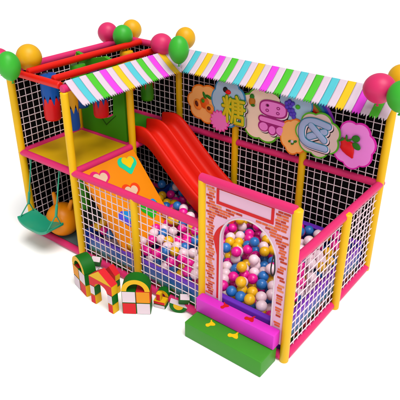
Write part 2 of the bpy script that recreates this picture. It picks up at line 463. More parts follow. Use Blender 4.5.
for l, c, rx, rz, m in BAL: balloon(l, c, rx, rz, m, (random.uniform(-.1, .1), random.uniform(-.1, .1)), GB)

# ------------------------------------------------------------------ hanging punch bags
def bag(label, x, y, ztop, zbot, r, mtop, mbot, split, teeth=9):
    xp = .366 if x < .6 else .872
    t = thing('punch_bag', label, 'punch bag', (x, y, zbot), 0, 'punch bags hanging in the tower')
    H = ztop - zbot; S = teeth * 4; bm = bmesh.new()
    def ring(r_, z): return [bm.verts.new((r_ * math.cos(2 * PI * k / S), r_ * math.sin(2 * PI * k / S), z)) for k in range(S)]
    R1 = [ring(r * .55, .0), ring(r * .88, .012), ring(r, .045), ring(r, H * split)]
    rnd = random.Random(int(x * 1000))
    for a, b in zip(R1, R1[1:]):
        for k in range(S): bm.faces.new((a[k], a[(k + 1) % S], b[(k + 1) % S], b[k]))
    bm.faces.new(R1[0][::-1]); bm.faces.new(R1[-1])
    link('lower_half', bm, mbot, t, 50)
    bm = bmesh.new(); ro = r + .004
    top = [ring(ro, H * split + .05), ring(ro, H - .04), ring(ro * .9, H - .01), ring(ro * .5, H)]
    for a, b in zip(top, top[1:]):
        for k in range(S): bm.faces.new((a[k], a[(k + 1) % S], b[(k + 1) % S], b[k]))
    bm.faces.new(top[-1])
    for j in range(teeth):          # jagged lower edge
        dep = rnd.uniform(.10, .2)
        ks = [(4 * j + q) % S for q in range(5)]
        a = 2 * PI * (4 * j + 2) / S
        tip = bm.verts.new((ro * math.cos(a), ro * math.sin(a), H * split + .05 - dep))
        for q in range(4): bm.faces.new((top[0][ks[q]], top[0][ks[q + 1]], tip))
    link('jagged_top', bm, mtop, t, 50)
    bm = bmesh.new(); tube(bm, [(0, 0, H - .005), (xp - x, 0, ZT + .01 - zbot)], .008, 8); link('strap', bm, M_dark, t)
bag('blue and red punch bag hanging nearest the far left post', .405, .30, 2.42, 1.78, .113, M_bagblue, M_bagred, .50)
bag('yellow and blue punch bag hanging beside the yellow tower post', .87, .24, 2.40, 1.77, .100, M_bagyel, M_bagblue, .50)
bag('blue and red punch bag hanging before the green wall window', .86, .76, 2.42, 1.79, .105, M_bagblue, M_bagred, .42)
bag('green topped punch bag hanging between the two red pipes', .35, .86, 2.42, 1.79, .108, M_baggrn, M_bagblue, .45)
bag('yellow topped punch bag hanging in the rear corner of the tower', .37, 1.79, 2.42, 1.80, .100, M_bagyel, M_bagred, .45)
bag('red and green punch bag hanging above the green deck', .88, 1.66, 2.42, 1.79, .095, M_bagred, M_baggrn, .52)
# two green bags hanging below the deck behind the front net
for i, (x, y, h, lab) in enumerate(((.88, .30, .62, 'dark green roller hanging under the deck behind the net, nearest the yellow post'), (1.0, .55, .60, 'dark green roller hanging under the deck close to the ramp'))):
    t = thing('hanging_roller', lab, 'roller', (x, y, .62), 0, 'green rollers hanging below the deck')
    bm = bmesh.new(); tube(bm, [(0, 0, 0), (0, 0, h - .02)], .07, 20, round_ends=True); link('roller_body', bm, M_deckg, t, 60)
    bm = bmesh.new(); tube(bm, [(0, 0, h), (0, 0, h + .045)], .008, 8); link('strap', bm, M_dark, t)

# ------------------------------------------------------------------ swing
sw = thing('swing', 'teal plastic swing seat on two ropes below the yellow deck', 'swing', (.485, -.205, .375))
bm = bmesh.new()
NU, NV = 20, 6; W2, D2 = .322, .17
top = []; bot = []
for i in range(NU + 1):
    u = -1 + 2 * i / NU; x = u * W2; z = .075 * u * u * abs(u)
    rt, rb_ = [], []
    for j in range(NV + 1):
        v = -1 + 2 * j / NV
        rt.append(bm.verts.new((x, v * D2 * (1 - .12 * abs(u) ** 6), z + .018 + .012 * v ** 4)))
        rb_.append(bm.verts.new((x, v * D2 * (1 - .12 * abs(u) ** 6), z - .018)))
    top.append(rt); bot.append(rb_)
for i in range(NU):
    for j in range(NV):
        bm.faces.new((top[i][j], top[i + 1][j], top[i + 1][j + 1], top[i][j + 1])); bm.faces.new((bot[i][j], bot[i][j + 1], bot[i + 1][j + 1], bot[i + 1][j]))
    bm.faces.new((top[i][0], bot[i][0], bot[i + 1][0], top[i + 1][0])); bm.faces.new((top[i][NV], top[i + 1][NV], bot[i + 1][NV], bot[i][NV]))
for i in (0, NU):
    for j in range(NV): bm.faces.new((top[i][j], top[i][j + 1], bot[i][j + 1], bot[i][j]))
seat = link('seat', bm, M_teal, sw, 60)
bv = seat.modifiers.new('bevel', 'BEVEL'); bv.width = .01; bv.segments = 3; bv.limit_method = 'ANGLE'
for s in (-1, 1):
    bm = bmesh.new()
    tx = s * .30
    a = Vector((tx * 1.0,   .21, ZD - .045 - .375)); k = Vector((tx, .06, .25)); 
    tube(bm, [a, k], .010, 10)
    tube(bm, [k, Vector((tx, -.12, .075))], .0085, 10); tube(bm, [k, Vector((tx, .12, .075))], .0085, 10)
    rp = link('rope', bm, M_teal, sw, 60)
    bm = bmesh.new(); d = (a - k).normalized(); tube(bm, [k - d * .02, k + d * .14], .019, 14, round_ends=True); link('grip', bm, M_teal, rp, 60)

# ------------------------------------------------------------------ hopper ball
hp = thing('hopper_ball', 'orange bouncing ball with two horns standing under the deck', 'hopper ball', (.515, .16, .075))
bm = bmesh.new(); ellipsoid(bm, (0, 0, .248), (.245, .245, .248), 40, 24); link('ball_body', bm, M_hop, hp, 180)
for a, b in (((-.11, .0, .45), (-.145, .0, .615)), ((.13, .03, .44), (.19, .04, .585))):
    bm = bmesh.new(); a, b = Vector(a), Vector(b); tube(bm, [a, a.lerp(b, .5) + Vector((0, 0, .01)), b], [.04, .032, .028], 16, round_ends=True); link('horn', bm, M_hop, hp, 180)
bm = bmesh.new(); box(bm, .06, XB - .06, .055, YG - .06, .012, .075, .01); tag(link('floor_mat', bm, M_matt, None, 40), 'grey green floor mat under the tower with the orange ball on it', 'mat')
bm = bmesh.new(); box(bm, .74, XB - .065, .42, .95, .078, .16, .015); tag(link('floor_cushion', bm, M_foamr, None, 40), 'low red cushion on the mat behind the orange ball', 'cushion')

# ------------------------------------------------------------------ pit padding
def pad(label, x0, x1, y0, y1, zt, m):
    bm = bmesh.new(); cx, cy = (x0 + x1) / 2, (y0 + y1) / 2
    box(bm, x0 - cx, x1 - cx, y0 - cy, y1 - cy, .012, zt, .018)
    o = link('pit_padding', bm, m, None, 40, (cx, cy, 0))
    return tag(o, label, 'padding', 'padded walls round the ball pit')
pad('purple and blue padding with multicolour patches behind the front netting', XB + .07, XD - .01, .056, .125, .345, M_pad)
pad('purple padding behind the arched doorway', XD + .0, XE - .065, .056, .13, .40, M_purple)
pad('purple padding with multicolour patches behind the right side netting', XE - .14, XE - .062, .135, YG - .15, .40, M_pad)
o = pad('dark blue padding with purple top along the back wall', XB + .07, XE - .065, YG - .14, YG - .062, .42, M_padblue)
bm = bmesh.new(); box(bm, -(XE - XB - .135) / 2, (XE - XB - .135) / 2, -.045, .045, .422, .445, .008); link('pad_trim', bm, M_purple, o, 40)
pad('padding under the ramp between tower mat and balls', XB - .03, XB + .055, .06, YG - .06, .38, M_padblue)

bm = bmesh.new(); box(bm, XB + .09, XE - .15, .14, YG - .15, .012, .05, .01); tag(link('pit_mat', bm, M_padblue, None, 40), 'dark blue floor mat underneath the balls inside the pit', 'mat')

# ------------------------------------------------------------------ entrance panel
ep = thing('entrance_panel', 'pale pink brick print panel with an arched doorway behind the steps', 'panel', (3.77, 0, 0))
def arch(cx, hw, z0, zs, rise, n=24):
    pts = [(cx - hw, z0), (cx + hw, z0)]
    for k in range(n + 1):
        t = PI * k / n; pts.append((cx + hw * math.cos(t), zs + rise * math.sin(t)))
    return pts
ACX = .032; AHW = .338
bm = bmesh.new()
hole = arch(ACX, AHW, .29, 1.24, .345)
prism(bm, [(-.515, .21), (.51, .21), (.51, 1.84), (-.515, 1.84)], -.018, .03, [[(u, max(v, .29)) for u, v in hole]])
link('panel_board', bm, M_panel, ep)
bm = bmesh.new()      # white piping round the arch
pp = [(u, -.02, v) for u, v in arch(ACX, AHW + .008, .405, 1.24, .353)[1:]] + [(ACX - AHW - .008, -.02, .405)]
tube(bm, pp, .010, 10); link('arch_piping', bm, M_foamw, ep, 60)
bm = bmesh.new()      # red printed door leaf, left of the arch
a1 = arch(ACX - .10, AHW, .43, 1.17, .33); a2 = arch(ACX - .02, AHW, .43, 1.24, .345)
outr = [(u, v) for u, v in a1[2:] if u < ACX - .16]; inn = [(u, v) for u, v in a2[2:] if u < ACX - .14]
ptsr = [(ACX - AHW - .045, .43)] + [(ACX - AHW - .05, 1.02)] + outr[::-1][1:] + inn + [(ACX - AHW - .018, .43)]
prism(bm, ptsr, -.023, -.017); link('door_print', bm, M_red, ep)
bm = bmesh.new()      # red title frame
prism(bm, [(-.37, 1.655), (.32, 1.655), (.32, 1.835), (-.37, 1.835)], -.025, -.017, [[(-.34, 1.69), (.29, 1.69), (.29, 1.83), (-.34, 1.83)]]); link('title_frame', bm, M_red, ep)
bm = bmesh.new()
rb2 = random.Random(3)
def in_clear(u, v):
    if -.385 < u < .335 and v > 1.64: return True
    k = (u - ACX) / (AHW + .03)
    if u < ACX and v < 1.5 and u > ACX - AHW - .075: return True
    return abs(k) < 1 and v < 1.24 + .375 * math.sqrt(max(0, 1 - k * k))
row = 0; z = .44
while z < 1.81:
    u = -.505 + (.0, .036, .018)[row % 3]
    while u < .50:
        w = rb2.uniform(.052, .078); gap = .006
        if rb2.random() < .13: gap += rb2.uniform(.03, .08)
        ok = all(not in_clear(a, b) for a in (u, u + w) for b in (z, z + .022))
        if not ok:                  # shorten the brick where it meets the doorway or the frame
            w = .034; ok = all(not in_clear(a, b) for a in (u, u + w) for b in (z, z + .022))
        if ok and u + w < .505:
            box(bm, u, u + w, -.0215, -.017, z, z + .0225, 0, rb2.choice((0, 0, 0, 1, 1, 2)))
        u += w + gap
    z += .0325; row += 1
link('brick_print', bm, [M_brick1, M_brick2, M_brick3], ep)
bm = bmesh.new()
hpts = [(.366 + .020 * math.sin(a) * (1 + .55 * math.cos(a)) , -.048, 1.205 - .125 * math.cos(a)) for a in (2 * PI * k / 28 for k in range(28))]
tube(bm, hpts, .0075, 10, closed=True); link('door_handle', bm, M_dark, ep, 60)

# ------------------------------------------------------------------ steps with footprints
def step(name, label, x0, x1, y0, y1, z0, z1, m, prints, pm, plabel):
    cx, cy = (x0 + x1) / 2, (y0 + y1) / 2
    t = thing(name, label, 'foam step', (cx, cy, z0))
    bm = bmesh.new(); box(bm, x0 - cx, x1 - cx, y0 - cy, y1 - cy, 0, z1 - z0, .012); link('step_block', bm, m, t, 40)
    for (u, v, rot, s) in prints:
        bm = bmesh.new()
        shape = [(-.055, -.016), (-.035, -.027), (-.005, -.02), (.025, -.03), (.05, -.03), (.058, -.012), (.048, .012), (.04, .038), (.052, .052), (.03, .05), (.018, .028), (-.01, .016), (-.04, .018), (-.056, .004)]
        sm = smooth_path(shape[-1:] + shape + shape[:2], 4)[4:-5]; shape = [(q.x * .86, q.y * 1.05) for q in sm]
        pts = [(u - cx + s * (a * math.cos(rot) - b * math.sin(rot)), v - cy + s * (a * math.sin(rot) + b * math.cos(rot))) for a, b in shape]
        prism(bm, pts, z1 - z0 + .004, z1 - z0 - .002, to=lambda a, b, d: Vector((a, b, d)))
        link('footprint', bm, pm, t)
step('lower_step', 'green foam block with yellow footprints, lower of the two steps', 3.235, 4.262, -.375, -.06, .0, .215, M_stepg,
     [(3.49, -.23, 1.0, 1.1), (3.80, -.22, .35, 1.2)], M_yprint, '')
step('upper_step', 'magenta foam block with red footprints, upper step below the doorway', 3.222, 4.268, -.150, -.062 + .04, .217, .415, M_stepm,
     [(3.57, -.075, 1.2, 1.0), (3.91, -.078, .2, 1.1)], M_red, '')

# ------------------------------------------------------------------ soft building blocks
GBk = 'soft building blocks on the white floor'
def block(name, label, cx, cy, z0, rz, w, d, h, F, S, T, cat='foam block', L=None):
    """F front, S right side, T top materials"""
    bm = bmesh.new(); mats = []
    def mi(m):
        if m not in mats: mats.append(m)
        return mats.index(m)
    r = bmesh.ops.create_cube(bm, size=1)
    for v in r['verts']: v.co = Vector((v.co.x * w, v.co.y * d, v.co.z * h + h / 2))
    bm.normal_update()
    for f in bm.faces:
        n = f.normal
        f.material_index = mi(F if abs(n.y) > .5 else (T if abs(n.z) > .5 else S))
    bmesh.ops.bevel(bm, geom=bm.edges[:], offset=.006, segments=2, affect='EDGES')
    o = link(name, bm, mats, None, 30, (cx, cy, z0)); o.rotation_euler.z = rz
    return tag(o, label, cat, GBk)
def ring_arch(label, cx, cy, z0, rz, ro, ri, d, mf, mo):
    bm = bmesh.new(); n = 24
    pts = [(ro * math.cos(PI * k / n), ro * math.sin(PI * k / n)) for k in range(n + 1)] + [(ri * math.cos(PI * k / n), ri * math.sin(PI * k / n)) for k in range(n, -1, -1)]
    prism(bm, pts, -d / 2, d / 2, mi=0, side_mi=1)
    o = link('foam_arch', bm, [mf, mo], None, 30, (cx, cy, z0)); o.rotation_euler.z = rz
    return tag(o, label, 'foam arch', GBk)
def local(cx, cy, rz):
    return lambda u, v: (cx + u * math.cos(rz) - v * math.sin(rz), cy + u * math.sin(rz) + v * math.cos(rz))
# centre castle: four cubes and an arch
S_ = .170
def castle(cx, cy, rz, who, cols, sidecols):
    P = local(cx, cy, rz); g = S_ / 2 + .001
    names = ('lower left', 'lower right', 'upper left', 'upper right')
    for i, (u, lvl) in enumerate(((-g, 0), (g, 0), (-g, 1), (g, 1))):
        x, y = P(u, 0); F, S, T, cn = cols[i]
        block('foam_cube', '%s fronted foam cube, %s of four in the %s' % (cn, names[i], who), x, y, lvl * (S_ + .001), rz, S_, S_ * .95, S_, F, S, T)
    ring_arch('yellow and green foam arch on top of the %s' % who, *P(0, 0), 2 * S_ + .003, rz, S_, S_ * .64, S_ * .95, M_foamy, M_foamg)
castle(2.49, -.372, math.radians(35), 'stack right of the gate',
       [(M_foamr, M_foamg, M_foamy, 'red'), (M_foamw, M_foamg, M_foamy, 'white'), (M_foamw, M_foamg, M_foamg, 'white'), (M_foamo, M_foamr, M_foamr, 'orange')], None)
castle(1.672, -.47, math.radians(-15), 'stack left of the gate',
       [(M_foamw, M_foamg, M_foamy, 'white'), (M_foamr, M_foamy, M_foamy, 'red'), (M_foamo, M_foamg, M_foamr, 'orange'), (M_foamw, M_foamg, M_foamg, 'white')], None)
# the gate
def gate(x0, x1, y, d, lw, lh, bh, rh, who, mb, mr, mrf, legs):
    for i, cx in enumerate((x0 + lw / 2, x1 - lw / 2)):
        side = ('left', 'right')[i]
        for lvl in (0, 1):
            F, S, cn = legs[lvl]
            block('foam_pillar', '%s foam block, %s half of the %s leg of the %s' % (cn, ('lower', 'upper')[lvl], side, who), cx, y, lvl * (lh + .001), 0, lw, d, lh, F, S, M_foamy)
    cx = (x0 + x1) / 2; hw = (x1 - x0) / 2
    bm = bmesh.new(); ri = hw - lw
    pts = [(-hw, 0), (-ri, 0)] + [(ri * math.cos(PI - PI * k / 16), min(ri, bh * .62) * math.sin(PI * k / 16)) for k in range(1, 16)] + [(ri, 0), (hw, 0), (hw, bh), (-hw, bh)]
    prism(bm, pts, -d / 2, d / 2, mi=0, side_mi=1)
    tag(link('foam_bridge', bm, [mb, M_foamy], None, None, (cx, y, 2 * lh + .003)), 'red foam bridge block with a curved underside across the %s' % who, 'foam block', GBk)
    bm = bmesh.new()
    prism(bm, [(-hw, 0), (hw, 0), (-.05 * hw, rh)], -d / 2, d / 2, mi=0, side_mi=1)
    tag(link('foam_roof', bm, [mrf, mr], None, None, (cx, y, 2 * lh + bh + .006)), 'triangular foam roof block on top of the %s' % who, 'foam block', GBk)
gate(1.925, 2.318, -.565, .10, .088, .135, .13, .14, 'front gate', M_foamr, M_foamr, M_foamy, [(M_foamr, M_foamy, 'red and yellow'), (M_foamw, M_foamg, 'white and green')])
gate(1.87, 2.07, -.28, .08, .065, .10, .08, .10, 'small gate behind the front gate', M_foamr, M_foamr, M_foamr, [(M_foamr, M_foamy, 'red'), (M_foamy, M_foamg, 'yellow and green')])
# little engine-like pile
P = local(2.66, -.135, math.radians(18))
block('foam_slab', 'white foam slab at the bottom of the small pile right of the four cube stack', *P(0, 0), 0, math.radians(18), .155, .11, .055, M_foamw, M_foamg, M_foamr)
block('foam_slab', 'red foam slab with a yellow top in the small pile right of the four cube stack', *P(0, 0), .056, math.radians(18), .155, .11, .05, M_foamr, M_foamy, M_foamy)
block('foam_cube', 'small red foam cube on the yellow slab', *P(-.015, -.01), .107, math.radians(18), .06, .07, .10, M_foamr, M_foamy, M_foamy)
ring_arch('small green and yellow foam arch behind the little red cube', *P(-.01, .11), .10, math.radians(18), .085, .04, .09, M_foamy, M_foamg)
# half round blocks with a white face
def half_round(label, label2, cx, cy, rz, r, d, z0):
    bm = bmesh.new(); n = 24
    pts = [(r * math.cos(PI + PI * k / n), r * math.sin(PI + PI * k / n)) for k in range(n + 1)]
    prism(bm, pts, -d / 2, d / 2, mi=0, side_mi=0)
    bm.normal_update()
    for f in bm.faces:
        if f.calc_center_median().z > -.001 and abs(f.normal.z) > .9: f.material_index = 1
    o = link('foam_half_round', bm, [M_foamg, M_foamw], None, 30, (cx, cy, z0 + r))
    o.rotation_euler = (math.radians(0), math.radians(18), rz); tag(o, label, 'foam block', GBk)
    bm = bmesh.new(); x, y = cx + .01, cy + .02
    b = block('foam_cube', label2, cx + .02, cy + .06, z0 + r * 1.05, rz + .2, .125, .09, .12, M_foamg, M_foamg, M_foamw)
    b.rotation_euler = (math.radians(28), math.radians(8), rz + .25)
    bm = bmesh.new()
    prism(bm, [(r * .55 * math.cos(PI + PI * k / 16), r * .55 * math.sin(PI + PI * k / 16)) for k in range(17)], -d / 2 - .008, -d / 2 - .001)
    c = link('yellow_face', bm, M_foamy, o)
half_round('green half round foam block leaning on the beam near the magenta step', 'white topped green foam cube near the magenta step', 2.895, -.068, math.radians(30), .112, .09, 0)
half_round('green half round foam block behind the left stack', 'white topped green foam cube behind the left stack', 1.50, -.20, math.radians(20), .10, .11, .04)

# ------------------------------------------------------------------ cut-out signs on the back wall
YS = 2.085
def board(name, label, cat, c):
    return thing(name, label, cat, (c[0], YS, c[1]))
def flat(name, pts, c, m, parent, d0, d1, holes=()):
    bm = bmesh.new(); prism(bm, [(u - c[0], v - c[1]) for u, v in pts], -d0, -d1, [[(u - c[0], v - c[1]) for u, v in h] for h in holes])
    return link(name, bm, m, parent)
def cloud(label, c, rx, rz, n, mb, mf, depth=.15, ph=0, d=.0, cat='cut-out sign', inset=.022):
    t = board('cloud_sign', label, cat, c)
    flat('border', lobes(c[0], c[1], rx, rz, n, depth, ph), c, mb, t, d + .014, d)
    flat('face', lobes(c[0], c[1], rx - inset, rz - inset, n, depth, ph), c, mf, t, d + .017, d + .0135)
    return t
def strokes(name, paths, c, m, parent, r, d, thick=.35, off=(0, 0)):
    bm = bmesh.new()
    for pth in paths:
        P = smooth_path([(x - c[0] + off[0], z - c[1] + off[1]) for x, z in pth], 6) if len(pth) > 2 else [Vector((x - c[0] + off[0], z - c[1] + off[1])) for x, z in pth]
        tube(bm, [(q.x, -d, q.y) for q in P], r, 16, flat=(1, thick * .05 / r), round_ends=True)
    return link(name, bm, m, parent, 180)
def dome(name, x, z, rx, rz, c, m, parent, d, ry=.02, rot=0):
    bm = bmesh.new(); ellipsoid(bm, (0, 0, 0), (rx, ry, rz), 24, 14, rot=Matrix.Rotation(-rot, 3, 'Y'))
    for v in bm.verts: v.co += Vector((x - c[0], -d, z - c[1]))
    return link(name, bm, m, parent, 180)
M_obord = mat('orange_border', (236, 120, 20), k=0.92); M_oface = mat('peach_face', (252, 182, 104), k=0.92); M_gbord = mat('lime_border', (84, 176, 26), k=0.92); M_bface = mat('cream_face', (246, 220, 196), k=0.92)
M_bbord = mat('blue_border', (50, 140, 190), k=0.92); M_blface = mat('greyblue_face', (164, 196, 222), k=0.92); M_sppink = mat('splat_pink', (236, 116, 196), k=0.92); M_spb = mat('splat_border', (226, 60, 150), k=0.92)
M_fruit = mat('apricot', (226, 92, 24), k=0.92, rough=.3); M_fruit2 = mat('apricot_flesh', (244, 140, 50), k=0.92, rough=.3); M_seed = mat('apricot_seed', (96, 34, 14), k=0.92); M_leaf = mat('leaf_green', (40, 120, 24), k=0.92, rough=.4)
M_grape = mat('grape_purple', (84, 60, 190), k=0.92, rough=.3); M_mgb = mat('magenta_border', (226, 30, 176), k=0.92); M_mgf = mat('pink_face', (250, 140, 232), k=0.92); M_straw = mat('strawberry_red', (226, 20, 26), k=0.92, rough=.3)
M_chy = mat('olive_letter', (206, 186, 20), k=0.92); M_chg = mat('green_outline', (40, 130, 30), k=0.92); M_chp = mat('pink_letter', (240, 128, 214), k=0.92); M_chpo = mat('plum_outline', (160, 26, 120), k=0.92); M_chb = mat('blue_letter', (160, 176, 214), k=0.92); M_chbo = mat('teal_outline', (40, 128, 156), k=0.92)
M_shw = mat('white_outline', (244, 216, 230), k=0.92)

# 1 orange cloud with apricots
c = (1.645, 1.785)
t = cloud('orange cloud cut-out with apricots and a leaf, leftmost sign on the back wall', c, .345, .30, 7, M_obord, M_oface, .14, .3, 0.0)
dome('fruit', 1.63, 1.80, .085, .085, c, M_fruit, t, .02)
f = dome('fruit', 1.505, 1.755, .075, .085, c, M_fruit2, t, .022, rot=.4); dome('seed', 1.50, 1.77, .03, .045, c, M_seed, f, .04, .012, .4)
f = dome('fruit', 1.725, 1.735, .085, .065, c, M_fruit2, t, .024, rot=-.4); dome('seed', 1.725, 1.745, .035, .03, c, M_seed, f, .042, .012)
for a, b in (((1.63, 1.89), .5), ((1.71, 1.885), -.35)): dome('leaf', a[0], a[1] + .02, .024 if b > 0 else .06, .062 if b > 0 else .024, c, M_leaf, t, .022, .012, b)
dome('stalk', 1.615, 1.835, .03, .03, c, M_deckg, t, .038, .012)
# 2 blue cloud with the first character
c = (2.06, 1.90)
t = cloud('grey blue cloud cut-out behind the olive yellow character', c, .30, .37, 7, M_bbord, M_blface, .12, .2, .019)
dome('sweet', 2.055, 2.055, .05, .035, c, M_straw, t, .04, .02); dome('sweet', 2.01, 2.08, .04, .04, c, M_dark, t, .04, .02)
# 3 pink splat
c = (1.93, 1.60)
sp_ = board('splat_sign', 'small pink splash cut-out left below the olive yellow character', 'cut-out sign', c)
def star(c, r, n=15, k=.8):
    o = []
    for i in range(n * 4):
        a = 2 * PI * i / (n * 4); o.append((c[0] + r * (k + (1 - k) * abs(math.sin(n * a / 2))) * math.cos(a), c[1] + r * (k + (1 - k) * abs(math.sin(n * a / 2))) * math.sin(a) * .95))
    return o
flat('border', star(c, .175), c, M_spb, sp_, .058, .044); flat('face', star(c, .158), c, M_sppink, sp_, .061, .0575)
# 4 cream cloud with the second character
c = (2.625, 1.83)
cr = cloud('large cream cloud cut-out with lime border behind the pink character', c, .43, .39, 8, M_gbord, M_bface, .12, .4, 0.0, inset=.028)
f = dome('pineapple', 2.448, 2.0, .05, .06, c, mat('pineapple_skin', (206, 130, 30)), cr, .025, .03); dome('leaf', 2.445, 2.065, .035, .04, c, M_leaf, cr, .028, .015); dome('leaf', 2.475, 1.955, .035, .02, c, M_leaf, cr, .045, .012)
# 5 blue cloud with grapes
c = (3.10, 2.05)
gr = cloud('blue cloud cut-out with purple grapes under the awning', c, .27, .25, 6, M_bbord, M_blface, .12, .2, .0)
for i, (x, z) in enumerate(((2.98, 2.09), (3.02, 2.12), (2.99, 2.04), (3.04, 2.06), (3.03, 2.0), (3.075, 2.01), (3.06, 1.955), (3.10, 1.97), (3.10, 1.925), (3.07, 2.10))): dome('grape', x, z, .03, .03, c, M_grape, gr, .028, .02)
dome('leaf', 3.145, 2.07, .035, .03, c, M_grnf, gr, .025, .012)
# 6 orange cloud with blossoms
c = (3.13, 1.655)
og = cloud('small orange cloud cut-out with green sprigs between the pink and blue characters', c, .215, .26, 6, M_obord, M_oface, .12, .5, .019)
for x, z, r in ((3.08, 1.585, .028), (3.16, 1.60, .028), (3.12, 1.56, .026)): dome('leaf', x, z, r, r * .6, c, M_leaf, og, .04, .01, .5)
dome('blossom', 3.115, 1.59, .022, .022, c, M_white, og, .044, .012)
# 7 rainbow
c = (3.10, 1.75)
rw = board('rainbow_sign', 'rainbow arc cut-out rising under the awning behind the blue character', 'cut-out sign', c)
for i, mm in enumerate((M_red, mat('rainbow_orange', (196, 120, 20)), mat('rainbow_green', (50, 160, 40)), mat('rainbow_teal', (20, 140, 170)), mat('rainbow_blue', (30, 60, 200)), mat('rainbow_violet', (150, 50, 200)))):
    r0 = .40 + .036 * i; r1 = r0 + .035
    pts = [(c[0] + r0 * math.cos(a), c[1] + r0 * math.sin(a)) for a in (math.radians(5 + 4 * k) for k in range(19))] + [(c[0] + r1 * math.cos(a), c[1] + r1 * math.sin(a)) for a in (math.radians(77 - 4 * k) for k in range(19))]
    flat('band', pts, c, mm, rw, .012, .002)
# 8 cream cloud with the third character
c = (3.475, 1.775)
ou = cloud('cream pink cloud cut-out with lime border behind the grey blue character', c, .325, .315, 7, M_gbord, mat('pinkcream_face', (250, 216, 208)), .14, .1, .038)
# 9 strawberry cloud
c = (3.95, 1.745)
sb = cloud('magenta cloud cut-out with a strawberry, rightmost sign on the back wall', c, .295, .325, 7, M_mgb, M_mgf, .13, .75, .0)
bm = bmesh.new()
for i in range(11):
    pass
tube(bm, [(3.845 - c[0], -.03, 1.765 - c[1]), (3.865 - c[0], -.032, 1.735 - c[1]), (3.895 - c[0], -.032, 1.69 - c[1]), (3.93 - c[0], -.03, 1.635 - c[1]), (3.955 - c[0], -.027, 1.595 - c[1])], [.06, .092, .085, .055, .02], 24, flat=(1, .35), round_ends=True)
link('strawberry', bm, M_straw, sb, 180)
for x, z, rx, rz, ro in ((3.80, 1.79, .045, .014, .5), (3.86, 1.83, .014, .045, .1), (3.90, 1.81, .04, .014, .6), (3.82, 1.81, .03, .012, -.5), (3.98, 1.85, .055, .045, .3), (4.0, 1.755, .06, .042, -.5)):
    dome('leaf', x, z, rx, rz, c, M_leaf, sb, .04, .012, ro)

# first character, blobby strokes
c = (2.06, 1.90)
def U(u, v): return (1.975 + .355 * u + .03 * (1 - v) * .6, 1.625 + .365 * v + .015 * u)
ST = [[(.20, 1), (.20, .5), (.20, 0)], [(.0, .62), (.40, .62)], [(.05, .9), (.12, .74)], [(.37, .92), (.29, .74)], [(.19, .58), (.03, .26)], [(.21, .58), (.38, .32)],
      [(.66, 1.04), (.72, .94)], [(.46, .88), (1.0, .88)], [(.48, .86), (.48, .45), (.40, .02)], [(.58, .73), (.92, .73)], [(.54, .585), (1.02, .585)], [(.58, .44), (.92, .44)],
      [(.92, .73), (.92, .44)], [(.74, .84), (.74, .32)], [(.58, .27), (.94, .27)], [(.94, .27), (.94, .0)], [(.94, .0), (.58, .0)], [(.58, .0), (.58, .27)]]
ST = [[U(*p) for p in q] for q in ST]
strokes('character_shadow', ST, c, M_dark, t, .036, .040, .10, (.018, -.016))
strokes('character_edge', ST, c, M_shw, t, .036, .045, .12, (.009, -.007))
strokes('character_outline', ST, c, M_chg, t, .035, .050, .14)
strokes('character', ST, c, M_chy, t, .0235, .056, .16)

# second character, rounded strokes: a box with four openings, a bar and three feet
c = (2.625, 1.83)
def puffy(name, c, parent, m, grow, d0, d1, off=(0, 0), rings=True):
    ox, oz = off
    sh = []
    hd = []
    for k in range(40):        # rounded head
        a = 2 * PI * k / 40; hd.append((2.787 + ox + (.205 + grow) * math.copysign(abs(math.cos(a)) ** .7, math.cos(a)), 1.963 + oz + (.105 + grow) * math.copysign(abs(math.sin(a)) ** .7, math.sin(a))))
    def cap(x0, z0, x1, z1, r):
        dx, dz = x1 - x0, z1 - z0; a0 = math.atan2(dz, dx)
        return [(x1 + ox + (r + grow) * math.cos(a0 - PI / 2 + PI * k / 10), z1 + oz + (r + grow) * math.sin(a0 - PI / 2 + PI * k / 10)) for k in range(11)] + \
               [(x0 + ox + (r + grow) * math.cos(a0 + PI / 2 + PI * k / 10), z0 + oz + (r + grow) * math.sin(a0 + PI / 2 + PI * k / 10)) for k in range(11)]
    bm = bmesh.new()
    layers = [(cap(2.785, 1.87, 2.795, 1.72, .045), 0), (ell2(2.655, 1.695, .078 + grow, .068 + grow), .0), (ell2(2.925, 1.69, .078 + grow, .068 + grow), .0), (ell2(2.793, 1.675, .062 + grow, .072 + grow), .0006), (hd, .0012), (cap(2.615, 1.795, 2.965, 1.785, .04), .0018)]
    for pts, up in layers:
        prism(bm, [(u if not 0 else u) and (u + (0 if pts[0] is None else 0) - c[0], v - c[1]) for u, v in pts] if False else [(u + (ox if len(pts) == 28 else 0) - c[0], v + (oz if len(pts) == 28 else 0) - c[1]) for u, v in pts], -d0 - up, -d1)
    return link(name, bm, m, parent)
puffy('character_shadow', c, cr, M_dark, .018, .020, .016, (.016, -.022))
puffy('character_edge', c, cr, M_shw, .018, .024, .019, (.008, -.010))
puffy('character_outline', c, cr, M_chpo, .012, .030, .023)
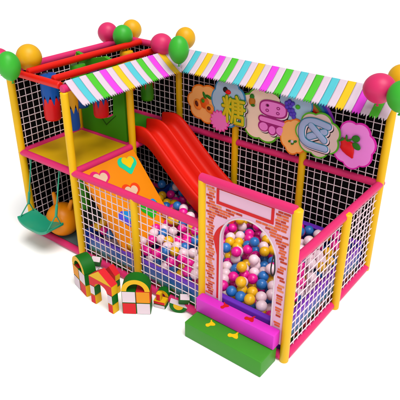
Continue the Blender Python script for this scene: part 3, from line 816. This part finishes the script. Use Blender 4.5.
# pink fill pieces, each with its plum outline showing round it
bm = bmesh.new()
for pts in ([(2.787 + .195 * math.copysign(abs(math.cos(a)) ** .7, math.cos(a)), 1.963 + .095 * math.copysign(abs(math.sin(a)) ** .7, math.sin(a))) for a in (2 * PI * k / 40 for k in range(40))],
            ell2(2.655, 1.688, .068, .058), ell2(2.925, 1.683, .068, .058), ell2(2.793, 1.667, .052, .058)):
    prism(bm, [(u - c[0], v - c[1]) for u, v in pts], -.0338, -.029)
P_ = [(2.965 + .031 * math.cos(-PI / 2 + PI * k / 10), 1.785 + .031 * math.sin(-PI / 2 + PI * k / 10)) for k in range(11)] + [(2.615 + .031 * math.cos(PI / 2 + PI * k / 10), 1.795 + .031 * math.sin(PI / 2 + PI * k / 10)) for k in range(11)]
prism(bm, [(u - c[0], v - c[1]) for u, v in P_], -.0345, -.029)
link('character', bm, M_chp, cr)
for x, z in ((2.70, 2.0), (2.70, 1.93), (2.868, 1.99), (2.866, 1.92)):
    bm = bmesh.new()
    tube(bm, [(x - c[0] + .022 * math.cos(a), -.034, z - c[1] + .016 * math.sin(a)) for a in (2 * PI * k / 20 for k in range(20))], .006, 8, closed=True)
    link('character_hole', bm, M_chpo, cr, 60)
dome('seed', 2.705, 2.002, .016, .012, c, M_dark, cr, .036, .006)

# third character, blue rounded strokes
c = (3.475, 1.775)
STR = [[(3.615, 1.925), (3.45, 1.95), (3.335, 1.935), (3.27, 1.885), (3.25, 1.785), (3.275, 1.685), (3.345, 1.638), (3.45, 1.625), (3.60, 1.622)]]
X1 = [[(3.385, 1.89), (3.58, 1.735)]]; X2 = [[(3.575, 1.845), (3.37, 1.735)]]
strokes('character_shadow', STR + X1 + X2, c, M_dark, ou, .058, .056, .10, (.018, -.022))
strokes('character_edge', STR + X1 + X2, c, M_shw, ou, .058, .060, .12, (.008, -.010))
strokes('character_outline', STR + X2, c, M_chbo, ou, .052, .066, .14)
strokes('character', STR + X2, c, M_chb, ou, .041, .070, .16)
strokes('character_outline', X1, c, M_chbo, ou, .050, .074, .14)
strokes('character', X1, c, M_chb, ou, .040, .078, .16)

# ------------------------------------------------------------------ ball pit balls
RB = .066
ball_me = {}
for cn, m in BALLM.items():
    bm = bmesh.new(); bmesh.ops.create_uvsphere(bm, u_segments=24, v_segments=14, radius=RB)
    for v in bm.verts:          # moulding seam round the middle
        if abs(v.co.z) < .004: v.co *= 1.012
    me = bpy.data.meshes.new('plastic_ball'); bm.to_mesh(me); bm.free(); me.materials.append(m)
    me.polygons.foreach_set('use_smooth', [True] * len(me.polygons)); ball_me[cn] = me
rbl = random.Random(11)
bx0, bx1, by0, by1 = XB + .13, XE - .21, .20, YG - .215
pos = []
def too_close(p):
    return any((p[0] - q[0]) ** 2 + (p[1] - q[1]) ** 2 + (p[2] - q[2]) ** 2 < (1.86 * RB) ** 2 for q in pos if abs(p[0] - q[0]) < .13 and abs(p[1] - q[1]) < .13)
def blocked(p):
    x, y, z = p
    if 1.10 <= x < 1.95 and .05 < y < 1.12 and z > 1.305 - SL * (x - 1.10) - .15 and z < 1.305 - SL * (x - 1.10) + .09: return True   # ramp board
    if 1.1 < y < 2.02 and x < 2.56:                                     # slide
        zs = None
        for (a, za), (b, zb_) in zip(path, path[1:]):
            if a + 1.0 <= x <= b + 1.0: zs = za + (zb_ - za) * (x - 1 - a) / (b - a)
        if zs is not None and z > zs - .30: return True
    return False
dx = 2.02 * RB; dy = dx * .866
for layer in range(4):
    zc = .20 + layer * dx * .80
    keep = (1, 1, .93, .33)[layer]
    j = 0; y = by0 + (dy * .66 if layer % 2 else 0)
    while y <= by1:
        x = bx0 + (dx / 2 if (j + layer) % 2 else 0)
        while x <= bx1:
            if rbl.random() < keep:
                jt = .004 if layer < 2 else .014
                p = (x + rbl.uniform(-jt, jt), y + rbl.uniform(-jt, jt), zc + rbl.uniform(-jt, jt * 1.6))
                if not too_close(p) and not blocked(p): pos.append(p)
            x += dx
        y += dy; j += 1
names = list(ball_me)
balls = []
for p in pos:
    cn = rbl.choices(names, (31, 19, 20, 30))[0]
    o = bpy.data.objects.new('plastic_ball', ball_me[cn]); COL.objects.link(o)
    o.location = p; o.rotation_euler = (rbl.uniform(0, 6), rbl.uniform(0, 6), rbl.uniform(0, 6))
    balls.append((o, cn))

# ------------------------------------------------------------------ camera, light, world
cam = bpy.data.cameras.new('camera'); co = bpy.data.objects.new('camera', cam); COL.objects.link(co)
co.location = (6.42668, -4.16553, 4.52213)
co.rotation_euler = (math.radians(90 - 28.4946), 0, math.radians(38.153))
cam.sensor_fit = 'HORIZONTAL'; cam.angle = 2 * math.atan(200 / 564.568)
cam.shift_x = (200 - 199.248) / 400; cam.shift_y = (196.397 - 200) / 400
cam.clip_end = 300; cam.clip_start = .05
sc.camera = co
sc.render.resolution_x = sc.render.resolution_y = 1024

# keep the 300 balls that show largest as objects; the rest become one mass
bpy.context.view_layer.update()
dg = bpy.context.evaluated_depsgraph_get()
byname = {}
for o, cn in balls: byname[o.name] = 0
NR = 240
mw = co.matrix_world; q = mw.to_3x3(); half = math.tan(cam.angle / 2)
for j in range(NR):
    for i in range(NR):
        d = q @ Vector((((i + .5) / NR * 2 - 1) * half + cam.shift_x * 2 * half, (1 - (j + .5) / NR * 2) * half + cam.shift_y * 2 * half, -1)).normalized()
        hit, loc, nor, idx, ob, mtx = sc.ray_cast(dg, mw.translation, d)
        if hit and ob.name in byname: byname[ob.name] += 1
balls.sort(key=lambda b: -byname[b[0].name])
LAB = {'magenta': 'magenta plastic ball lying in the ball pit', 'blue': 'blue plastic ball lying in the ball pit', 'yellow': 'yellow plastic ball lying in the ball pit', 'white': 'pale pinkish white plastic ball lying in the ball pit'}
for o, cn in balls[:300]: tag(o, LAB[cn], 'ball', '%s balls in the ball pit' % cn)
rest = balls[300:]
bm = bmesh.new()
order = list(BALLM)
for o, cn in rest:
    n0 = len(bm.faces); tmp = bmesh.new(); tmp.from_mesh(ball_me[cn]); bmesh.ops.transform(tmp, matrix=o.matrix_world, verts=tmp.verts)
    me = bpy.data.meshes.new('tmp'); tmp.to_mesh(me); tmp.free(); bm.from_mesh(me); bpy.data.meshes.remove(me)
    bm.faces.ensure_lookup_table()
    for k in range(n0, len(bm.faces)): bm.faces[k].material_index = order.index(cn)
    bpy.data.objects.remove(o)
o = link('ball_mass', bm, [BALLM[n] for n in order], None, 180)
tag(o, 'deeper and farther mixed plastic balls filling the pit', 'balls', None, 'stuff')
print('balls', len(balls), 'visible', sum(1 for v in byname.values() if v))

w = bpy.data.worlds.new('World'); sc.world = w; w.use_nodes = True
bg = w.node_tree.nodes['Background']; bg.inputs[0].default_value = (1, 1, 1, 1); bg.inputs[1].default_value = .46
def area(name, pos, target, size, power, colr=(1, .98, .95)):
    l = bpy.data.lights.new(name, 'AREA'); l.shape = 'DISK'; l.size = size; l.energy = power; l.color = colr
    o = bpy.data.objects.new(name, l); COL.objects.link(o); o.location = pos
    o.rotation_euler = (Vector(target) - Vector(pos)).to_track_quat('-Z', 'Y').to_euler()
T = Vector((2.2, .8, .8))
area('key_softbox', T + Vector((.36, -.13, .92)).normalized() * 150, T, 95, 235000)
area('camera_side_lamp', T + Vector((.60, -.70, .58)).normalized() * 30, T, 4, 1300)
sc.view_settings.view_transform = 'Standard'; sc.view_settings.look = 'None'; sc.view_settings.exposure = 0.1; sc.view_settings.gamma = 1
sc.render.engine = 'CYCLES'
